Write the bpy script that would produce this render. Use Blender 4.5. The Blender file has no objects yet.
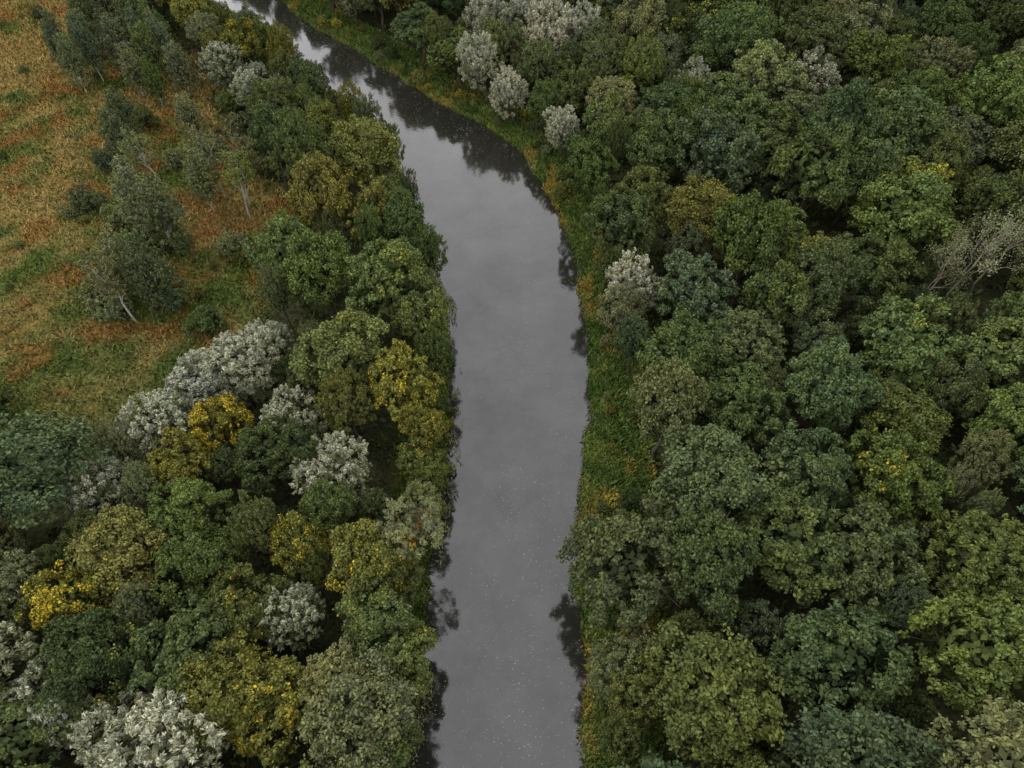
import bpy, math, random
import numpy as np
from mathutils import Vector, Quaternion
rng = np.random.default_rng(11)
scene = bpy.context.scene
scene.view_settings.view_transform = 'Standard'
scene.view_settings.look = 'None'
scene.view_settings.exposure = 0

# ---------------------------------------------------------------- noise
def _lat(seed):
    return np.random.default_rng(seed).random((64, 64))
_L = {}
def vnoise(x, y, seed=0):
    if seed not in _L: _L[seed] = _lat(seed)
    L = _L[seed]
    x = np.asarray(x, float); y = np.asarray(y, float)
    xi = np.floor(x).astype(int); yi = np.floor(y).astype(int)
    fx = x - xi; fy = y - yi
    fx = fx*fx*(3-2*fx); fy = fy*fy*(3-2*fy)
    a = L[xi % 64, yi % 64]; b = L[(xi+1) % 64, yi % 64]
    c = L[xi % 64, (yi+1) % 64]; d = L[(xi+1) % 64, (yi+1) % 64]
    return (a*(1-fx)+b*fx)*(1-fy)+(c*(1-fx)+d*fx)*fy
def fbm(x, y, seed=0):
    return (vnoise(x, y, seed)*.5+vnoise(x*2.1, y*2.1, seed+1)*.3+vnoise(x*4.3, y*4.3, seed+2)*.2)
def sst(a, b, x):
    t = np.clip((x-a)/(b-a), 0, 1); return t*t*(3-2*t)

# ---------------------------------------------------------------- river banks (metres)
BY = np.array([-400,-60, 0, 12.2, 18.7, 24, 29.8, 36.2, 43.2, 50.9, 59.5, 69.2, 80, 92.4, 106.5, 122.8, 132, 141.9, 164.5, 180, 191.6, 230, 300, 700])
XR = np.array([20, 9, 8, 7.9, 8.5, 8.7, 8.1, 8.2, 9.3, 10.5, 11.8, 12, 12, 11, 8.1, 1.6, -5.5, -17, -37.8, -53, -61, -94, -143, -310])
XL = np.array([0,-10,-10.6,-10.9,-10.8,-10.6,-10.4,-9.5,-9.1,-8.9,-9.4,-9.7,-11.7,-15.4,-19.4,-25.5,-32,-40,-57,-71,-81,-114,-164,-332])
def xr(y): return np.interp(y, BY, XR) + (vnoise(np.asarray(y)/3.1, 0.5, 31)-.5)*1.5
def xl(y): return np.interp(y, BY, XL) + (vnoise(np.asarray(y)/3.3, 0.5, 32)-.5)*1.8+(vnoise(np.asarray(y)/1.1, 0.5, 33)-.5)*.7
def slope(y):
    return (np.interp(y+6, BY, (XR+XL)/2)-np.interp(y-6, BY, (XR+XL)/2))/12
def landdist(x, y):
    """positive on land, negative in the river; second value: +1 right bank"""
    r = x-xr(y); l = xl(y)-x
    c = 1/np.sqrt(1+slope(y)**2)
    d = np.maximum(r, l)*c
    return d, np.where(r > l, 1, -1)
def terrain(x, y):
    d, s = landdist(x, y)
    z = np.where(d < 0, -1.6*sst(0, -4, d), 0.9*sst(0, 3.5, d)+.5*sst(3, 30, d))
    return z + sst(1, 6, d)*(fbm(x/18, y/18, 3)-.5)*1.2
def meadow_w(x, y):
    edge = np.interp(y, [30, 44, 50, 55, 64, 81, 102, 121, 141, 163, 200, 260, 420], [-110, -68, -55, -46, -41, -37, -38, -52, -63, -78, -110, -160, -275])
    a = sst(0, 4, edge - x + (vnoise(x/5, y/5, 8)-.5)*5)*sst(41, 46, y)
    b = sst(1.0, .7, np.hypot((x-86)/7, (y-184)/26))
    return np.maximum(a, b)

def pal(a, b, t): return a[None, :]*(1-t[:, None])+b[None, :]*t[:, None]
GREEN = np.array([.070,.098,.024]); STRAW = np.array([.240,.172,.060]); RUST = np.array([.215,.098,.032]); OLIVE = np.array([.122,.126,.038])
def meadow_col(x, y):
    n1 = fbm(x/14, y/14, 40); n2 = fbm(x/5, y/5, 44); n3 = fbm(x/6+5, y/6, 48)
    c = pal(GREEN, OLIVE, sst(.35, .65, n2))
    w = sst(.40, .66, n1*.6+n2*.4+np.clip((y-100)/380, -.13, .16))*.9
    c = c*(1-w[:, None])+STRAW[None]*w[:, None]
    r = sst(.53, .68, n3)*.6
    c = c*(1-r[:, None])+RUST[None]*r[:, None]
    return c
def bank_col(x, y):
    n1 = fbm(x/4, y/7, 60); n2 = fbm(x/2, y/2, 64)
    c = pal(np.array([.062,.100,.024]), np.array([.12,.155,.038]), sst(.35, .7, n2))
    w = sst(.52, .70, n1)*.8
    c = c*(1-w[:, None])+np.array([.25,.185,.042])[None]*w[:, None]
    return c*np.where(x < (xl(y)+xr(y))/2, .66, 1.0)[:, None]  # left bank darkened: the forest's shade is put into its colour
def ground_col(x, y):
    d, s = landdist(x, y)
    c = pal(np.array([.024,.030,.013]), np.array([.038,.036,.020]), fbm(x/5, y/5, 70))
    m = meadow_w(x, y)[:, None]
    c = c*(1-m)+meadow_col(x, y)*m*.75
    b = (sst(8, 5, d)*(1-m[:, 0]))[:, None]
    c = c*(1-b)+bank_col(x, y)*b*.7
    wt = sst(.4, -.3, d)[:, None]
    return c*(1-wt)+np.array([.03,.026,.018])[None]*wt

# ---------------------------------------------------------------- mesh helpers
def quads_mesh(name, Q, col, mi=None, mats=()):
    n = len(Q)
    me = bpy.data.meshes.new(name)
    me.vertices.add(4*n); me.vertices.foreach_set("co", np.ascontiguousarray(Q, dtype=np.float32).ravel())
    me.loops.add(4*n); me.loops.foreach_set("vertex_index", np.arange(4*n, dtype=np.int32))
    me.polygons.add(n); me.polygons.foreach_set("loop_start", np.arange(0, 4*n, 4, dtype=np.int32))
    if mi is not None: me.polygons.foreach_set("material_index", mi.astype(np.int32))
    at = me.attributes.new("lc", 'FLOAT_COLOR', 'POINT')
    c4 = np.ones((n, 4, 4), dtype=np.float32); c4[:, :, :3] = col[:, None, :]
    at.data.foreach_set("color", c4.ravel())
    for m in mats: me.materials.append(m)
    me.update(calc_edges=True)
    return me
def add_obj(name, me, parent=None):
    o = bpy.data.objects.new(name, me); scene.collection.objects.link(o)
    if parent: o.parent = parent
    return o
def unit(v): return v/np.maximum(np.linalg.norm(v, axis=-1, keepdims=True), 1e-9)

# ---------------------------------------------------------------- materials
def newmat(name):
    m = bpy.data.materials.new(name); m.use_nodes = True
    nt = m.node_tree; nt.nodes.clear()
    return m, nt, nt.nodes, nt.links
def math_node(nt, op, a, b=None, clamp=False):
    n = nt.nodes.new('ShaderNodeMath'); n.operation = op; n.use_clamp = clamp
    for i, v in enumerate((a, b)):
        if v is None: continue
        if isinstance(v, (int, float)): n.inputs[i].default_value = v
        else: nt.links.new(v, n.inputs[i])
    return n.outputs[0]
def mixcol(nt, f, a, b, mode='MIX'):
    n = nt.nodes.new('ShaderNodeMix'); n.data_type = 'RGBA'; n.blend_type = mode
    for k, v in ((0, f), (6, a), (7, b)):
        if isinstance(v, (int, float)): n.inputs[k].default_value = v
        elif isinstance(v, tuple): n.inputs[k].default_value = (*v, 1)
        else: nt.links.new(v, n.inputs[k])
    return n.outputs[2]
def leaf_shader(nt, col):
    out = nt.nodes.new('ShaderNodeOutputMaterial')
    p = nt.nodes.new('ShaderNodeBsdfDiffuse'); p.inputs['Roughness'].default_value = .0
    nt.links.new(col, p.inputs['Color']); nt.links.new(p.outputs[0], out.inputs[0])
def foliage_mat(name, tip=None, tipf=0.0, autumn=(.37,.275,.03)):
    m, nt, N, L = newmat(name)
    at = N.new('ShaderNodeAttribute'); at.attribute_name = 'lc'
    sp = N.new('ShaderNodeSeparateColor'); L.new(at.outputs['Color'], sp.inputs[0])
    oi = N.new('ShaderNodeObjectInfo')
    tint, leaf, tipv = sp.outputs[0], sp.outputs[1], sp.outputs[2]
    warm = mixcol(nt, 1.0, oi.outputs['Color'], (1.40, 1.25, .88), 'MULTIPLY')
    c = mixcol(nt, tint, oi.outputs['Color'], warm)
    if tip:
        c = mixcol(nt, math_node(nt, 'MULTIPLY', tipv, tipf), c, tip)
    th = math_node(nt, 'SUBTRACT', 1.0, oi.outputs['Alpha'])
    a = math_node(nt, 'SUBTRACT', math_node(nt, 'ADD', math_node(nt, 'MULTIPLY', tint, .6), math_node(nt, 'MULTIPLY', leaf, .4)), th)
    a = math_node(nt, 'MULTIPLY', a, 6.0, True)
    c = mixcol(nt, a, c, autumn)
    v = math_node(nt, 'ADD', math_node(nt, 'MULTIPLY', leaf, 1.0), .5)
    cb = N.new('ShaderNodeCombineColor')
    for i in range(3): L.new(v, cb.inputs[i])
    c = mixcol(nt, 1.0, c, cb.outputs[0], 'MULTIPLY')
    leaf_shader(nt, c)
    return m
def bark_mat(name, a, b):
    m, nt, N, L = newmat(name)
    tc = N.new('ShaderNodeTexCoord'); mp = N.new('ShaderNodeMapping'); mp.inputs['Scale'].default_value = (4, 4, .8)
    no = N.new('ShaderNodeTexNoise'); no.inputs['Scale'].default_value = 3
    L.new(tc.outputs['Object'], mp.inputs[0]); L.new(mp.outputs[0], no.inputs['Vector'])
    leaf_shader(nt, mixcol(nt, no.outputs[0], a, b)); return m
def attr_mat(name, fine=None):
    m, nt, N, L = newmat(name)
    at = N.new('ShaderNodeAttribute'); at.attribute_name = 'lc'
    c = at.outputs['Color']
    if fine:
        g = N.new('ShaderNodeNewGeometry'); no = N.new('ShaderNodeTexNoise'); no.inputs['Scale'].default_value = fine; no.inputs['Detail'].default_value = 6
        L.new(g.outputs['Position'], no.inputs['Vector'])
        r = N.new('ShaderNodeMapRange'); r.inputs[1].default_value = .3; r.inputs[2].default_value = .7; r.inputs[3].default_value = .45; r.inputs[4].default_value = 1.5
        L.new(no.outputs[0], r.inputs[0]); cb = N.new('ShaderNodeCombineColor')
        for i in range(3): L.new(r.outputs[0], cb.inputs[i])
        c = mixcol(nt, 1.0, c, cb.outputs[0], 'MULTIPLY')
    leaf_shader(nt, c)
    return m
M_LEAF = foliage_mat("broadleaf_foliage")
M_WILL = foliage_mat("willow_foliage", (.42,.43,.34), .72)
M_BARK = bark_mat("bark", (.05,.04,.03), (.12,.10,.08))
M_PINE = bark_mat("pine_bark", (.16,.08,.045), (.26,.14,.08))
M_DEAD = bark_mat("dead_wood", (.17,.14,.11), (.28,.24,.19))
M_BIRCH = bark_mat("birch_bark", (.28,.27,.24), (.55,.53,.49))
M_GRASS = attr_mat("grass_blades"); M_GROUND = attr_mat("ground_soil", 2.2)

# ---------------------------------------------------------------- tree meshes
def tube(p0, p1, r0, r1, sides=6):
    p0 = np.array(p0, float); p1 = np.array(p1, float); a = unit(p1-p0)
    u = unit(np.cross(a, [0.3, 1, .2])); w = np.cross(a, u)
    t = np.arange(sides+1)*2*np.pi/sides
    ring = np.cos(t)[:, None]*u+np.sin(t)[:, None]*w
    A = p0+ring*r0; B = p1+ring*r1
    return np.stack([A[:-1], A[1:], B[1:], B[:-1]], 1)
def limb(p0, p1, r0, r1, rg, seg=4, wob=.06):
    p0 = np.array(p0, float); p1 = np.array(p1, float); L = np.linalg.norm(p1-p0)
    pts = [p0+(p1-p0)*i/seg+(rg.normal(0, wob*L, 3)*(0 < i < seg)) for i in range(seg+1)]
    rs = np.linspace(r0, r1, seg+1)
    return [tube(pts[i], pts[i+1], rs[i], rs[i+1]) for i in range(seg)], pts
def leaf_quads(P, Nn, L, W, rg):
    n = len(P); T = unit(np.cross(Nn, rg.normal(size=(n, 3)))); B = np.cross(Nn, T)
    L = L[:, None]; W = W[:, None]
    return np.stack([P-T*L, P+B*W, P+T*L, P-B*W], 1)
def build_tree(name, seed, R=5.3, Rz=4.6, zc=9.5, nmaj=20, rmaj=.36, nmin=16, rmin=.85, spike=0.0, upb=.3,
               leaf=.185, aspect=.62, nleaf=12500, trunk=.38, mats=None, low=-.45, shape='dome', fill=800, lean=0, rough=.18, rlo=.5):
    rg = np.random.default_rng(seed)
    i = np.arange(nmaj*2)+.5
    ph = np.arccos(1-2*i/(nmaj*2)); th = math.pi*(1+5**.5)*i+rg.random()*6
    D = np.stack([np.cos(th)*np.sin(ph), np.sin(th)*np.sin(ph), np.cos(ph)], 1)
    D = unit(D+rg.normal(0, rough, D.shape)); D = D[D[:, 2] > low]
    rad = rg.uniform(rlo, .84, len(D))
    sc = np.array([R*rg.uniform(.86, 1.12), R*rg.uniform(.86, 1.12), Rz])
    C = D*sc*rad[:, None]
    if shape == 'cone':
        k = np.clip((C[:, 2]+Rz)/(2*Rz), 0, 1); C[:, :2] *= (1.15-.7*k)[:, None]
    C[:, 2] += zc; C[:, 0] += lean*C[:, 2]
    rm = R*rmaj*rg.uniform(.6, 1.3, len(D))
    if shape == 'cone': rm *= (1.2-.6*np.clip((C[:, 2]-zc+Rz)/(2*Rz), 0, 1))
    majt = rg.random(len(D))
    mc, md, mr, mt = [], [], [], []
    for j in range(len(D)):
        d = unit(rg.normal(size=(nmin, 3))+D[j]*.9+np.array([0, 0, upb]))
        p = C[j]+d*rm[j]*rg.uniform(.7, 1.2, nmin)[:, None]
        keep = np.ones(nmin, bool)
        for k in range(len(D)):
            if k != j: keep &= np.linalg.norm(p-C[k], axis=1) > rm[k]*.8
        p, d = p[keep], d[keep]
        mc.append(p); md.append(d); mr.append(rmin*rg.uniform(.45, 1.35, len(p))); mt.append(.55*majt[j]+.45*rg.random(len(p)))
    mc = np.concatenate(mc); md = np.concatenate(md); mr = np.concatenate(mr); mt = np.concatenate(mt)
    w = mr**2; idx = rg.choice(len(mc), nleaf, p=w/w.sum())
    n = len(idx)
    out = md[idx]
    dd = unit(rg.normal(size=(n, 3))+out*.5+np.array([0, 0, .35]))
    rr = mr[idx]*(rg.random(n)**.45)*rg.uniform(.85, 1.25, n)
    if spike > 0:
        ax = unit(out+np.array([0, 0, .8])+rg.normal(0, .05, (n, 3)))
        s = rg.random(n)
        P = mc[idx]+ax*(s*spike*(.6+mr[idx]/rmin*.5))[:, None]+dd*(rr*(1-.75*s))[:, None]
        tip = .35*s+.65*np.clip((P[:, 2]-zc)/Rz, 0, 1)*rg.uniform(.3, 1.2, n)
        tip *= .45+.8*mt[idx]
    else:
        P = mc[idx]+dd*rr[:, None]*np.array([1, 1, .8]); tip = rr/mr[idx]
    Nn = unit(dd*.75+rg.normal(size=(n, 3))*.55+np.array([0, 0, .25]))
    L = leaf*rg.uniform(.7, 1.4, n); Q = leaf_quads(P, Nn, L, L*aspect, rg)
    col = np.stack([mt[idx], rg.random(n), np.clip(tip, 0, 1)], 1)
    f = fill; dF = unit(rg.normal(size=(f, 3))); PF = dF*sc*(.72*rg.random(f)**.4)[:, None]
    if shape == 'cone': PF[:, :2] *= (1.1-.7*np.clip((PF[:, 2]+Rz)/(2*Rz), 0, 1))[:, None]
    PF[:, 2] += zc; PF[:, 0] += lean*PF[:, 2]
    LF = np.full(f, leaf*2.5); QF = leaf_quads(PF, unit(dF+rg.normal(size=(f, 3))*.5), LF, LF*.7, rg)
    cF = np.stack([rg.random(f)*.5, rg.random(f)*.4, np.zeros(f)], 1)  # inner fill leaves get darker values, painting shade into the crown's core
    Bq = []
    top = np.array([lean*zc, 0, zc+Rz*.2])
    q, pts = limb((0, 0, -.6), top, trunk, trunk*.45, rg, 5, .02); Bq += q
    for j in rg.choice(len(C), min(len(C), 13), replace=False):
        b = pts[rg.integers(2, 5)]
        q, _ = limb(b, C[j], trunk*.38, trunk*.08, rg, 4, .05); Bq += q
        for _k in range(2):
            e = C[j]+rg.normal(0, 1, 3)*rm[j]*.6
            q2, _ = limb(C[j], e, trunk*.08, .02, rg, 2, .04); Bq += q2
    Bq = np.concatenate(Bq)
    Qa = np.concatenate([Q, QF, Bq]); ca = np.concatenate([col, cF, np.full((len(Bq), 3), .5)])
    mi = np.concatenate([np.zeros(len(Q)+len(QF)), np.ones(len(Bq))])
    return quads_mesh(name, Qa, ca, mi, mats or (M_LEAF, M_BARK))
def build_dead(name, seed, h=15, leafy=0):
    rg = np.random.default_rng(seed); out = []; tips = []
    def rec(p, d, L, r, lv):
        e = p+d*L
        q, pts = limb(p, e, r, r*.5, rg, 4, .05); out.extend(q)
        if lv == 0: tips.append(e); return
        for k in range(5 if lv == 3 else 4):
            b = pts[rg.integers(2, 5)]
            nd = unit(d*.9+rg.normal(0, .42, 3)+np.array([0, 0, .4]))
            rec(b, nd, L*rg.uniform(.4, .65), r*.45, lv-1)
    rec(np.array([0, 0, -.5]), unit(np.array([.15, .05, 1.])), h*.66, .22, 3)
    Q = np.concatenate(out); n0 = len(Q); t = np.array(tips)
    if leafy:
        idx = rg.integers(0, len(t), leafy); P = t[idx]+rg.normal(0, .45, (leafy, 3)); L = np.full(leafy, .15)
        Q = np.concatenate([Q, leaf_quads(P, unit(rg.normal(size=(leafy, 3))+[0, 0, .5]), L, L*.5, rg)])
    mi = np.ones(len(Q)); mi[n0:] = 0
    return quads_mesh(name, Q, rg.random((len(Q), 3)), mi, (M_LEAF, M_DEAD))

VAR = {
 'oak_tree': [build_tree("oak_mesh%d" % i, 100+i, R=5.3, Rz=4.2+.5*(i % 3), zc=9.6+(i % 3)*.5, nmaj=[16,24,20,13,28,18,22,15,26,12][i], rmaj=[.38,.31,.35,.42,.29,.36,.33,.4,.3,.44][i], rmin=.68+.07*(i % 3), rough=.2+.08*(i % 4), rlo=.36) for i in range(10)],
 'ash_tree': [build_tree("ash_mesh%d" % i, 200+i, R=4.6, Rz=5.4, zc=10, nmaj=26, rmaj=.27, nmin=14, rmin=.6, spike=.7, leaf=.165, aspect=.45, nleaf=11000, rough=.28) for i in range(5)],
 'willow_tree': [build_tree("willow_mesh%d" % i, 300+i, R=4.6, Rz=4.6, zc=8, nmaj=24, rmaj=.3, nmin=14, rmin=.6, spike=.9, leaf=.2, aspect=.35, nleaf=13000, mats=(M_WILL, M_BARK), low=-.7, rough=.3, rlo=.4) for i in range(5)],
 'birch_tree': [build_tree("birch_mesh%d" % i, 400+i, R=2.6, Rz=5.8, zc=6.8, nmaj=26, rmaj=.34, nmin=10, rmin=.5, spike=.9, leaf=.15, aspect=.5, nleaf=7000, trunk=.16, shape='cone', low=-.9, fill=350, rough=.3, mats=(M_LEAF, M_BIRCH)) for i in range(3)],
 'white_birch_tree': [build_tree("white_birch_mesh%d" % i, 450+i, R=2.5, Rz=3.8, zc=8.6, nmaj=13, rmaj=.3, nmin=9, rmin=.45, spike=.8, leaf=.14, aspect=.5, nleaf=3600, trunk=.17, low=-.8, fill=60, rough=.35, lean=-.12, mats=(M_LEAF, M_BIRCH)) for i in range(2)],
 'bush': [build_tree("bush_mesh%d" % i, 500+i, R=2.6, Rz=2.3, zc=2.0, nmaj=14, rmaj=.38, nmin=12, rmin=.5, spike=.45, leaf=.15, aspect=.45, nleaf=5000, trunk=.1, low=-.7, fill=350, rough=.35, rlo=.35) for i in range(5)],
 'pine_tree': [build_tree("pine_mesh0", 600, R=3.4, Rz=3.2, zc=12, nmaj=11, rmaj=.3, nmin=9, rmin=.5, spike=.4, leaf=.15, aspect=.3, nleaf=6000, trunk=.32, low=-.3, fill=50, lean=.12, mats=(M_LEAF, M_PINE))],
 'dead_tree': [build_dead("dead_mesh0", 700, 15, 500), build_dead("dead_mesh1", 703, 15, 1500)],
}
BASER = {'oak_tree': 5.6, 'ash_tree': 5.0, 'willow_tree': 5.0, 'birch_tree': 2.9, 'white_birch_tree': 2.8, 'bush': 2.9, 'pine_tree': 3.8, 'dead_tree': 4}
COLS = {'d': (.057,.079,.035), 'g': (.075,.101,.038), 'l': (.105,.137,.046), 'b': (.063,.085,.047), 'o': (.110,.118,.040),
        's': (.128,.146,.088), 'w': (.195,.208,.148), 'y': (.110,.122,.034), 'G': (.110,.130,.068), 'm': (.084,.108,.060)}

# surveyed trees: x, y (metres), kind, crown radius, colour group, share of autumn leaves
TREES = """-4.9 153.4 w 5 w 0|2.9 158.1 w 5 w 0|7.7 145.3 w 5 w 0|14.8 148.8 w 4.8 w 0|0.6 131.1 w 4 w 0|-5.4 138.5 w 4.2 w 0|10.5 118.3 w 3.6 w 0|19 74.3 w 4.2 w 0
29.2 160.5 w 4.5 w 0|36.2 131.8 w 4 s 0|18.2 140 o 5 d 0|25.5 131 a 4.5 l 0|13 127.1 o 4.5 g 0|17.3 110.8 o 5 g 0|24.9 103.8 o 5.5 g 0|21 92 o 5 g 0|15.5 100.8 o 4.4 g 0
18.5 83.5 o 4.6 d 0|64.2 94.3 o 5.3 y .38|57 97.4 o 5 d 0|44.3 79.4 o 4 o .26|22.4 59.7 o 6 d 0|27.1 70.2 o 5 b 0|52.1 59.3 o 6.8 g .15|39.6 53.4 o 5.8 d 0|29.3 50.2 o 5.5 d 0|35.3 68.2 o 5 d .15
23.4 39.6 o 6.2 b 0|12.6 30 o 5.8 b 0|20.6 29.2 o 5.5 d 0|30.4 32.1 o 5.8 g 0|38.5 30.3 o 5.8 d .1|12.6 17.7 a 3.2 o .15|10.8 20.1 a 3 G 0|18.8 16 o 6.2 g 0|31.1 19.5 o 6 d 0|48 47.6 o 5 g .18|44.1 40.2 o 5.5 g .2
-53.7 151 a 3.2 g 0|-58 146.5 o 4.3 y .28|-53.5 132.9 w 4 G 0|-61 141 w 4.3 G 0|-72 158.4 o 4.4 y .25|-48 137.5 a 3.2 g 0|-35 114 o 4.3 o .25|-24.5 101 o 5 o .2|-35 105 a 4.5 g 0|-39 122 a 3 g 0
-30 90 o 4.5 o .22|-22 86 o 4.5 o .18|-33 77 o 5.2 g 0|-27 73 o 5 g .1|-18.5 71 o 6 g .15|-18 85 o 4 g .15|-22 58 o 6 g .14|-14.5 54 o 4.5 y .36|-13.5 66 o 3.6 g .2|-11.5 49 a 3 y .28
-11.8 60 a 3 g .15|-12 43.5 o 3.2 g .2|-11.6 38.5 a 2.6 G .1|-12.7 30 a 3.2 g .1|-12.9 17 a 3 g .1|-14 78 a 3.2 g .1|-37 58 w 5 w 0|-34 64 w 4 s 0|-41 55 w 4.5 w 0|-44 49 w 4.5 s 0|-36 49 o 3.2 y .52|-29 44 o 4.6 d 0|-22 43 w 4.8 G 0|-28 51 w 4 G 0|-54 40 o 6.6 b 0|-48 40 w 4.2 s 0|-37 37 o 3.8 l 0
-42 31 o 4.5 o .18|-46 26 o 4 y .44|-24 32 o 3.2 y .38|-17 30 o 4.2 y .34|-34 30 o 4 g 0|-12.5 34.5 p 3.8 G 0|-14 25 o 4.2 g .2|-33 21 o 5.2 d 0|-28 25 o 4 g .2|-45 16 w 4.5 w 0|-41 20 o 4.5 d .2
-23 25 w 4 G 0|-27 17 o 4.6 o .18|-23 16 o 4.4 y .32|-15 15 o 4.6 G 0|-18 18 a 4 G 0|-31 13 w 5 w 0|-36 13 w 4.5 G 0|-46 13 o 5 d 0|-53 27 a 4.5 G 0
67 74 k 4 s 0|81 92 k 4.4 s 0|62 74 k 3.4 s 0|73 78 k 3.6 s 0|-11.9 21 o 3.4 g .2|-12 13 a 3 g .2
-100 151 c 2.6 m 0|-99 163 c 3 b 0|-94 166 c 3.4 m 0|-86 149 c 3.4 m 0|-78 146 c 3.2 g 0|-91 147 c 3 b 0|-93 142 c 2.6 m 0|-74 136 c 2.6 g 0|-86 161 c 3.4 m 0|-79 156 c 3 g 0|-118 177 s 1.8 m 0|-82 153 c 3 m 0|-90 156 c 3 b 0|-96 157 c 2.8 m 0
-70 141 c 2.8 m 0|-80 141 c 2.8 G 0|-88 171 c 3.2 m 0|-94 176 c 3 b 0|-75 149 c 3 m 0|-100 172 c 2.8 m 0
-73 114 c 3.2 m 0|-78 115 s 2.6 m 0|-76 124 c 2.6 b 0|-75 129 s 2.2 g 0|-65 115 s 2.4 G 0|-77 102 s 2.6 m 0|-62 93 c 3.4 G 0|-57 90 c 3.4 m 0|-62 91 s 3 m 0|-69 97 s 2.6 G 0|-57 91 s 2.5 m 0
-65 78 s 3.6 G 0|-55 77 c 3.6 m 0|-55 78 s 3 m 0|-60 79 c 3 G 0|-62 75 s 2.6 G 0|-53 105 B 3 G 0|-54 101 c 3 G 0|-47 99 B 2.6 l 0|-59 119 s 3 G 0|-63 124 c 2.6 G 0|-55 126 s 3 G 0|-47 89 s 2.6 G 0|-48 113 s 2.4 G 0|-47 72 s 2.8 g 0|-51 79 s 2 o 0|-72 56 s 3 g 0|-100 118 s 1 g 0|-48 103 B 3 G 0|-59 74 B 2.8 G 0|-66 109 B 2.6 G 0"""
KEY = {'o': 'oak_tree', 'a': 'ash_tree', 'w': 'willow_tree', 'c': 'birch_tree', 's': 'bush', 'p': 'pine_tree', 'k': 'dead_tree', 'B': 'white_birch_tree'}
pts = []
for it in TREES.replace('\n', '|').split('|'):
    x, y, k, r, c, a = it.split()
    pts.append((float(x), float(y), float(r), KEY[k], c, float(a)))

# filler forest
nh = len(pts)
px = [p[0] for p in pts]; py = [p[1] for p in pts]; pr = [p[2]+(.6 if p[3] == 'dead_tree' else 0) for p in pts]
def try_fill(n, xa, xb, ya, yb, rlo, rhi, kf, ov=.78):
    X = rng.uniform(xa, xb, n); Y = rng.uniform(ya, yb, n); R = rng.uniform(rlo, rhi, n)
    D, S = landdist(X, Y); Mw = meadow_w(X-4, Y+4); M2 = meadow_w(X, Y)
    for x, y, r, d, s, mw, m2 in zip(X, Y, R, D, S, Mw, M2):
        if max(mw, m2) > .25 or (m2 > .1): continue
        need = (float(np.interp(y, [0, 35, 42, 60, 68, 240], [.8, .8, 3.6, 3.6, 1.6, 2.2]))+r*.8) if s > 0 else float(np.interp(y, [100, 122, 150, 165], [r*.5, r+2, r+2, r+4.5]))
        if d < need: continue
        ax = np.array(px); ay = np.array(py); ar = np.array(pr)
        if (np.hypot(ax-x, ay-y) < ov*(ar+r)).any(): continue
        k, c, a = kf(x, y, s)
        px.append(x); py.append(y); pr.append(r); pts.append((x, y, r, k, c, a))
def kf_big(x, y, s):
    q = rng.random()
    if s > 0:
        p_ash = .12 if y < 120 else .32
        k = 'oak_tree' if q < .975-p_ash else ('ash_tree' if q < .98 or y < 60 else 'willow_tree')
        c = rng.choice(list('ddggbbolG'), p=[.22,.17,.16,.13,.12,.1,.03,.02,.05]) if k == 'oak_tree' else rng.choice(list('gGGbd'))
        a = rng.choice([0, .12, .24], p=[.80, .16, .04])
    else:
        k = 'oak_tree' if q < .58 else ('ash_tree' if q < .90 else 'willow_tree')
        c = rng.choice(list('dgboygG')) if k != 'willow_tree' else 'G'
        a = rng.choice([0, .15, .25], p=[.66, .25, .09])
    return k, str(c), float(a)
def kf_small(x, y, s):
    return ('ash_tree' if rng.random() < .5 else 'bush'), str(rng.choice(list('dgbGd'))), 0.0
try_fill(6000, 8, 160, 0, 235, 5.6, 7.4, kf_big, .80)
try_fill(9000, -150, 160, 0, 235, 4.0, 6.0, kf_big)
try_fill(9000, -150, 160, 0, 235, 2.6, 4.2, kf_big, .78)
try_fill(7000, -110, 110, 0, 190, 1.7, 2.6, kf_small, .72)
try_fill(2500, -240, 260, 220, 320, 4.5, 6.4, kf_big, .85)
try_fill(1500, -240, -140, 0, 60, 4.5, 6.4, kf_big, .85)
try_fill(1600, 160, 240, 0, 230, 4.5, 6.4, kf_big, .85)
try_fill(1200, -110, 110, -50, 0, 4.5, 6.4, kf_big, .85)
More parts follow.
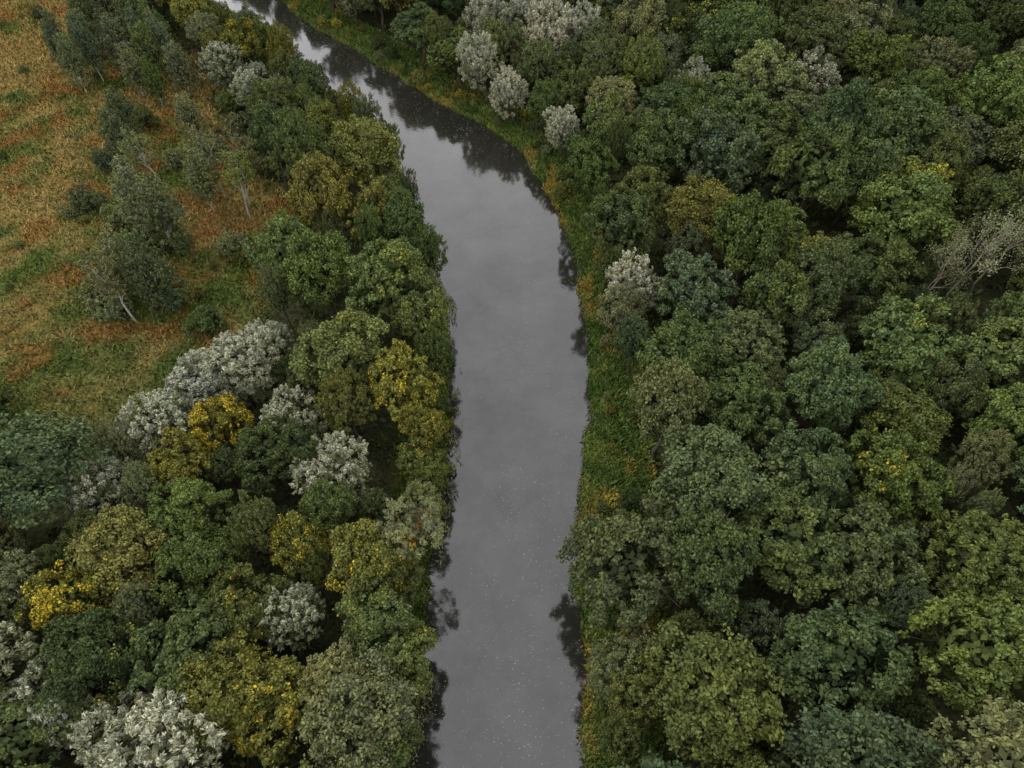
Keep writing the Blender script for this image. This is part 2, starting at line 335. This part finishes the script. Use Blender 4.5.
# little bushes on the banks and the meadow
for i in range(90):
    y = rng.uniform(8, 200); s = rng.random() < .5
    x = float(xr(y)+rng.uniform(1, 5)) if s else float(xl(y)-rng.uniform(.0, 2))
    pts.append((x, y, rng.uniform(.6, 1.6), 'bush', str(rng.choice(list('gloG'))), float(rng.choice([0, .3, .5]))))
for i in range(260):
    x = rng.uniform(-150, -38); y = rng.uniform(48, 215)
    if meadow_w(np.array([x]), np.array([y]))[0] > .6 and vnoise(x/12, y/12, 77) > .42:
        pts.append((x, y, rng.uniform(.35, 1.1)*(1.3 if rng.random() < .15 else 1), 'bush', str(rng.choice(list('gloGG'))), float(rng.choice([0, 0, .4]))))
far = bpy.data.objects.new("distant_forest", None); scene.collection.objects.link(far)
for i, (x, y, r, k, c, a) in enumerate(pts):
    vs = VAR[k]
    vi = int(rng.integers(len(vs)))
    o_far = (y > 240 or y < -8 or abs(x) > 155) and i >= nh
    o = add_obj(k, vs[vi], far if o_far else None)
    s = r/BASER[k]
    o.location = (x, y, float(terrain(np.array([x]), np.array([y]))[0])-.1)
    hz = s*rng.uniform(.92, 1.12)
    if k == 'oak_tree' or k == 'ash_tree': hz = (.45+.55*s)*(rng.uniform(.9, 1.1) if i < nh else rng.uniform(.78, 1.25))
    if k in ('birch_tree', 'white_birch_tree'): hz = max(s, .95)*rng.uniform(.9, 1.15)
    D_, S_ = landdist(np.array([x]), np.array([y])); d_ = float(D_[0]); s_ = int(S_[0])
    near = d_ < 9 and k not in ('bush', 'dead_tree') and y < 150
    if y > 65 and x > -35 and y < 135 and k != 'bush':
        hz *= 1.2 if (x-float(xr(y))) < 14 else 1.06
    elif k == 'willow_tree' and x > -12 and y > 100: hz *= 1.25
    o.scale = (s*rng.uniform(.90, 1.10), s*rng.uniform(.90, 1.10), hz)
    o.rotation_mode = 'QUATERNION'
    qz = Quaternion((0, 0, 1), rng.uniform(0, 6.28))
    # trees on the bank lean out over the water towards the light
    ln = (.12 if s_ > 0 and y > 66 else (.04 if s_ > 0 else .08)) if near else 0
    ql = Quaternion((0, 1, 0), -ln*s_+rng.normal(0, .03)) @ Quaternion((1, 0, 0), rng.normal(0, .04))
    o.rotation_quaternion = ql @ qz
    cc = np.array(COLS[c])*rng.uniform(.78, 1.2)*np.array([rng.uniform(.9, 1.1), 1, rng.uniform(.88, 1.12)])
    o.color = (*cc, a)

# ---------------------------------------------------------------- ground sheet
gx = np.concatenate([[-3000, -1500, -800, -500, -350], np.arange(-250, -40, 2.5), np.arange(-40, 40, .8), np.arange(40, 251, 2.5), [350, 500, 800, 1500, 3000]])
gy = np.concatenate([[-3000, -1500, -600, -300, -150], np.arange(-80, 240, 1.4), np.arange(240, 400, 4), [500, 800, 1500, 3000]])
GX, GY = np.meshgrid(gx, gy); X = GX.ravel(); Y = GY.ravel(); Z = terrain(X, Y)
nx, ny = len(gx), len(gy)
i0 = (np.arange(ny-1)[:, None]*nx+np.arange(nx-1)[None]).ravel()
F = np.stack([i0, i0+1, i0+nx+1, i0+nx], 1)
me = bpy.data.meshes.new("ground"); me.from_pydata(np.stack([X, Y, Z], 1).tolist(), [], F.tolist())
at = me.attributes.new("lc", 'FLOAT_COLOR', 'POINT'); c4 = np.ones((len(X), 4), np.float32); c4[:, :3] = ground_col(X, Y)
at.data.foreach_set("color", c4.ravel()); me.materials.append(M_GROUND)
me.polygons.foreach_set("use_smooth", np.ones(len(F), bool)); me.update()
add_obj("ground", me)

# ---------------------------------------------------------------- river water
m, nt, N, L = newmat("river_water")
out_ = N.new('ShaderNodeOutputMaterial'); g = N.new('ShaderNodeNewGeometry')
n1 = N.new('ShaderNodeTexNoise'); n1.inputs['Scale'].default_value = 1.0; n1.inputs['Detail'].default_value = 4
L.new(g.outputs['Position'], n1.inputs['Vector'])
bp = N.new('ShaderNodeBump'); bp.inputs['Strength'].default_value = .07; bp.inputs['Distance'].default_value = .15; L.new(n1.outputs[0], bp.inputs['Height'])
n2 = N.new('ShaderNodeTexNoise'); n2.inputs['Scale'].default_value = .10; n2.inputs['Detail'].default_value = 8; n2.inputs['Roughness'].default_value = .75; L.new(g.outputs['Position'], n2.inputs['Vector'])
gl = N.new('ShaderNodeBsdfGlossy'); gl.inputs['Roughness'].default_value = .07; gl.inputs['Color'].default_value = (.97, .955, .985, 1); L.new(bp.outputs[0], gl.inputs['Normal'])
di = N.new('ShaderNodeBsdfDiffuse'); di.inputs['Color'].default_value = (.016, .016, .013, 1)
fr = N.new('ShaderNodeFresnel'); fr.inputs['IOR'].default_value = 1.33; L.new(bp.outputs[0], fr.inputs['Normal'])
f = math_node(nt, 'MULTIPLY', fr.outputs[0], 2.1)
f = math_node(nt, 'ADD', f, math_node(nt, 'MULTIPLY', n2.outputs[0], .09), True)
mx = N.new('ShaderNodeMixShader'); L.new(f, mx.inputs[0]); L.new(di.outputs[0], mx.inputs[1]); L.new(gl.outputs[0], mx.inputs[2]); L.new(mx.outputs[0], out_.inputs[0])
ys = np.arange(-300, 700, 2.0)
A = np.stack([xl(ys)-2.5, ys, ys*0], 1); B = np.stack([xr(ys)+2.5, ys, ys*0], 1)
V = np.concatenate([A, B]); n = len(ys)
me = bpy.data.meshes.new("river_water"); me.from_pydata(V.tolist(), [], [(i, n+i, n+i+1, i+1) for i in range(n-1)]); me.materials.append(m)
add_obj("river_water", me)

# ---------------------------------------------------------------- grasses
def blades(name, X, Y, colf, h, w, lean=.9, zoff=0, seed=1, jit=.35):
    rg = np.random.default_rng(seed); n = len(X)
    Z = np.maximum(terrain(X, Y)+zoff, -.05)
    hh = h*rg.uniform(.5, 1.5, n); th = rg.uniform(0, 6.283, n); ln = rg.uniform(.2, lean, n)*hh
    base = np.stack([X, Y, Z-.03], 1); tip = base+np.stack([np.cos(th)*ln, np.sin(th)*ln, hh], 1)
    a2 = th+math.pi/2+rg.normal(0, .5, n); sd = np.stack([np.cos(a2), np.sin(a2), 0*a2], 1)*(w*rg.uniform(.6, 1.5, n))[:, None]
    mid = base*.45+tip*.55
    Q = np.stack([base, mid+sd, tip, mid-sd], 1)
    cl = colf(X, Y)*rg.uniform(1-jit, 1+jit, n)[:, None]
    add_obj(name, quads_mesh(name, Q, cl, None, (M_GRASS,)))
n = 420000
X = rng.uniform(-175, -34, n); Y = rng.uniform(42, 240, n)
k = (meadow_w(X, Y) > rng.random(n)) & (fbm(X/1.6, Y/1.6, 90)+rng.random(n)*.35 > .5)
X, Y = X[k], Y[k]
X2 = rng.uniform(76, 98, 16000); Y2 = rng.uniform(155, 215, 16000); k = meadow_w(X2, Y2) > .3
X = np.concatenate([X, X2[k]]); Y = np.concatenate([Y, Y2[k]])
blades("meadow_grass", X, Y, lambda x, y: meadow_col(x, y)*1.15, .5, .13, 1.3, seed=5)
n = 260000
Y = rng.uniform(0, 235, n); sd = rng.random(n) < .68
dd = rng.uniform(-.4, 9, n)/np.cos(np.arctan(slope(Y)))
X = np.where(sd, xr(Y)+dd, xl(Y)-dd*.7)
k = (fbm(X/1.1, Y/1.1, 95)+rng.random(n)*.4 > .5)
X, Y = X[k], Y[k]
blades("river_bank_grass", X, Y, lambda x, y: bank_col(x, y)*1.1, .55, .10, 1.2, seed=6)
n = 22000
Y = rng.uniform(0, 235, n); sd = rng.random(n) < .35; X = np.where(sd, xr(Y)-rng.uniform(-.3, .7, n), xl(Y)+rng.uniform(-.3, 1.8, n))
k = fbm(X/2, Y/4, 97) > .53
blades("river_reeds", X[k], Y[k], lambda x, y: np.tile(np.array([.19,.19,.10]), (len(x), 1)), .6, .05, .9, seed=7)
n = 150000
X = rng.uniform(-150, 160, n); Y = rng.uniform(-5, 235, n); D, S = landdist(X, Y)
k = (D > 2) & (meadow_w(X, Y) < .5) & (fbm(X/2.5, Y/2.5, 99) > .45)
blades("forest_undergrowth", X[k], Y[k], lambda x, y: pal(np.array([.035,.052,.018]), np.array([.07,.088,.028]), fbm(x/4, y/4, 101)), .8, .25, 1.3, seed=8)
n = 9000
Y = rng.uniform(8, 200, n); t = rng.random(n); X = xl(Y)+(xr(Y)-xl(Y))*t
k = (fbm(X/7, Y/14, 110)+rng.random(n)*.3 > .64) & (landdist(X, Y)[0] < -.3)
X, Y = X[k], Y[k]; n = len(X)
Lh = rng.uniform(.03, .10, n); P = np.stack([X, Y, np.full(n, .02)], 1)
Q = leaf_quads(P, unit(np.stack([rng.normal(0, .06, n), rng.normal(0, .06, n), np.ones(n)], 1)), Lh, Lh*.7, rng)
add_obj("floating_leaves", quads_mesh("floating_leaves", Q, pal(np.array([.17,.165,.13]), np.array([.30,.28,.21]), rng.random(n)), None, (M_GRASS,)))

# ---------------------------------------------------------------- sky, sun, camera
EL, AZ = math.radians(52), math.radians(-60)
w = bpy.data.worlds.new("World"); scene.world = w; w.use_nodes = True
nt = w.node_tree; N = nt.nodes; L = nt.links; bg = N['Background']
sky = N.new('ShaderNodeTexSky'); sky.sky_type = 'NISHITA'; sky.sun_disc = False; sky.sun_elevation = EL; sky.sun_rotation = AZ
hs = N.new('ShaderNodeHueSaturation'); hs.inputs['Saturation'].default_value = .2; L.new(sky.outputs[0], hs.inputs['Color'])
tc = N.new('ShaderNodeTexCoord'); no = N.new('ShaderNodeTexNoise'); no.inputs['Scale'].default_value = 1.3; no.inputs['Detail'].default_value = 3
L.new(tc.outputs['Generated'], no.inputs['Vector'])
cr = N.new('ShaderNodeValToRGB'); cr.color_ramp.elements[0].position = .35; cr.color_ramp.elements[0].color = (11.6, 11.6, 11.8, 1)
cr.color_ramp.elements[1].position = .7; cr.color_ramp.elements[1].color = (14.2, 14.1, 13.9, 1); L.new(no.outputs[0], cr.inputs[0])
mm = mixcol(nt, .8, hs.outputs[0], cr.outputs[0])
L.new(mm, bg.inputs[0]); bg.inputs[1].default_value = .148
sl = bpy.data.lights.new("sun", 'SUN'); sl.energy = 1.5; sl.angle = math.radians(12); sl.color = (1, .96, .88)
so = bpy.data.objects.new("sun", sl); scene.collection.objects.link(so)
dv = Vector((math.sin(AZ)*math.cos(EL), math.cos(AZ)*math.cos(EL), math.sin(EL)))
so.rotation_euler = dv.to_track_quat('Z', 'Y').to_euler()
cam = bpy.data.cameras.new("camera"); cam.lens = 24; cam.sensor_width = 36; cam.clip_end = 6000
co = bpy.data.objects.new("camera", cam); scene.collection.objects.link(co)
co.location = (0, 0, 80); co.rotation_euler = (math.radians(38), 0, 0); scene.camera = co
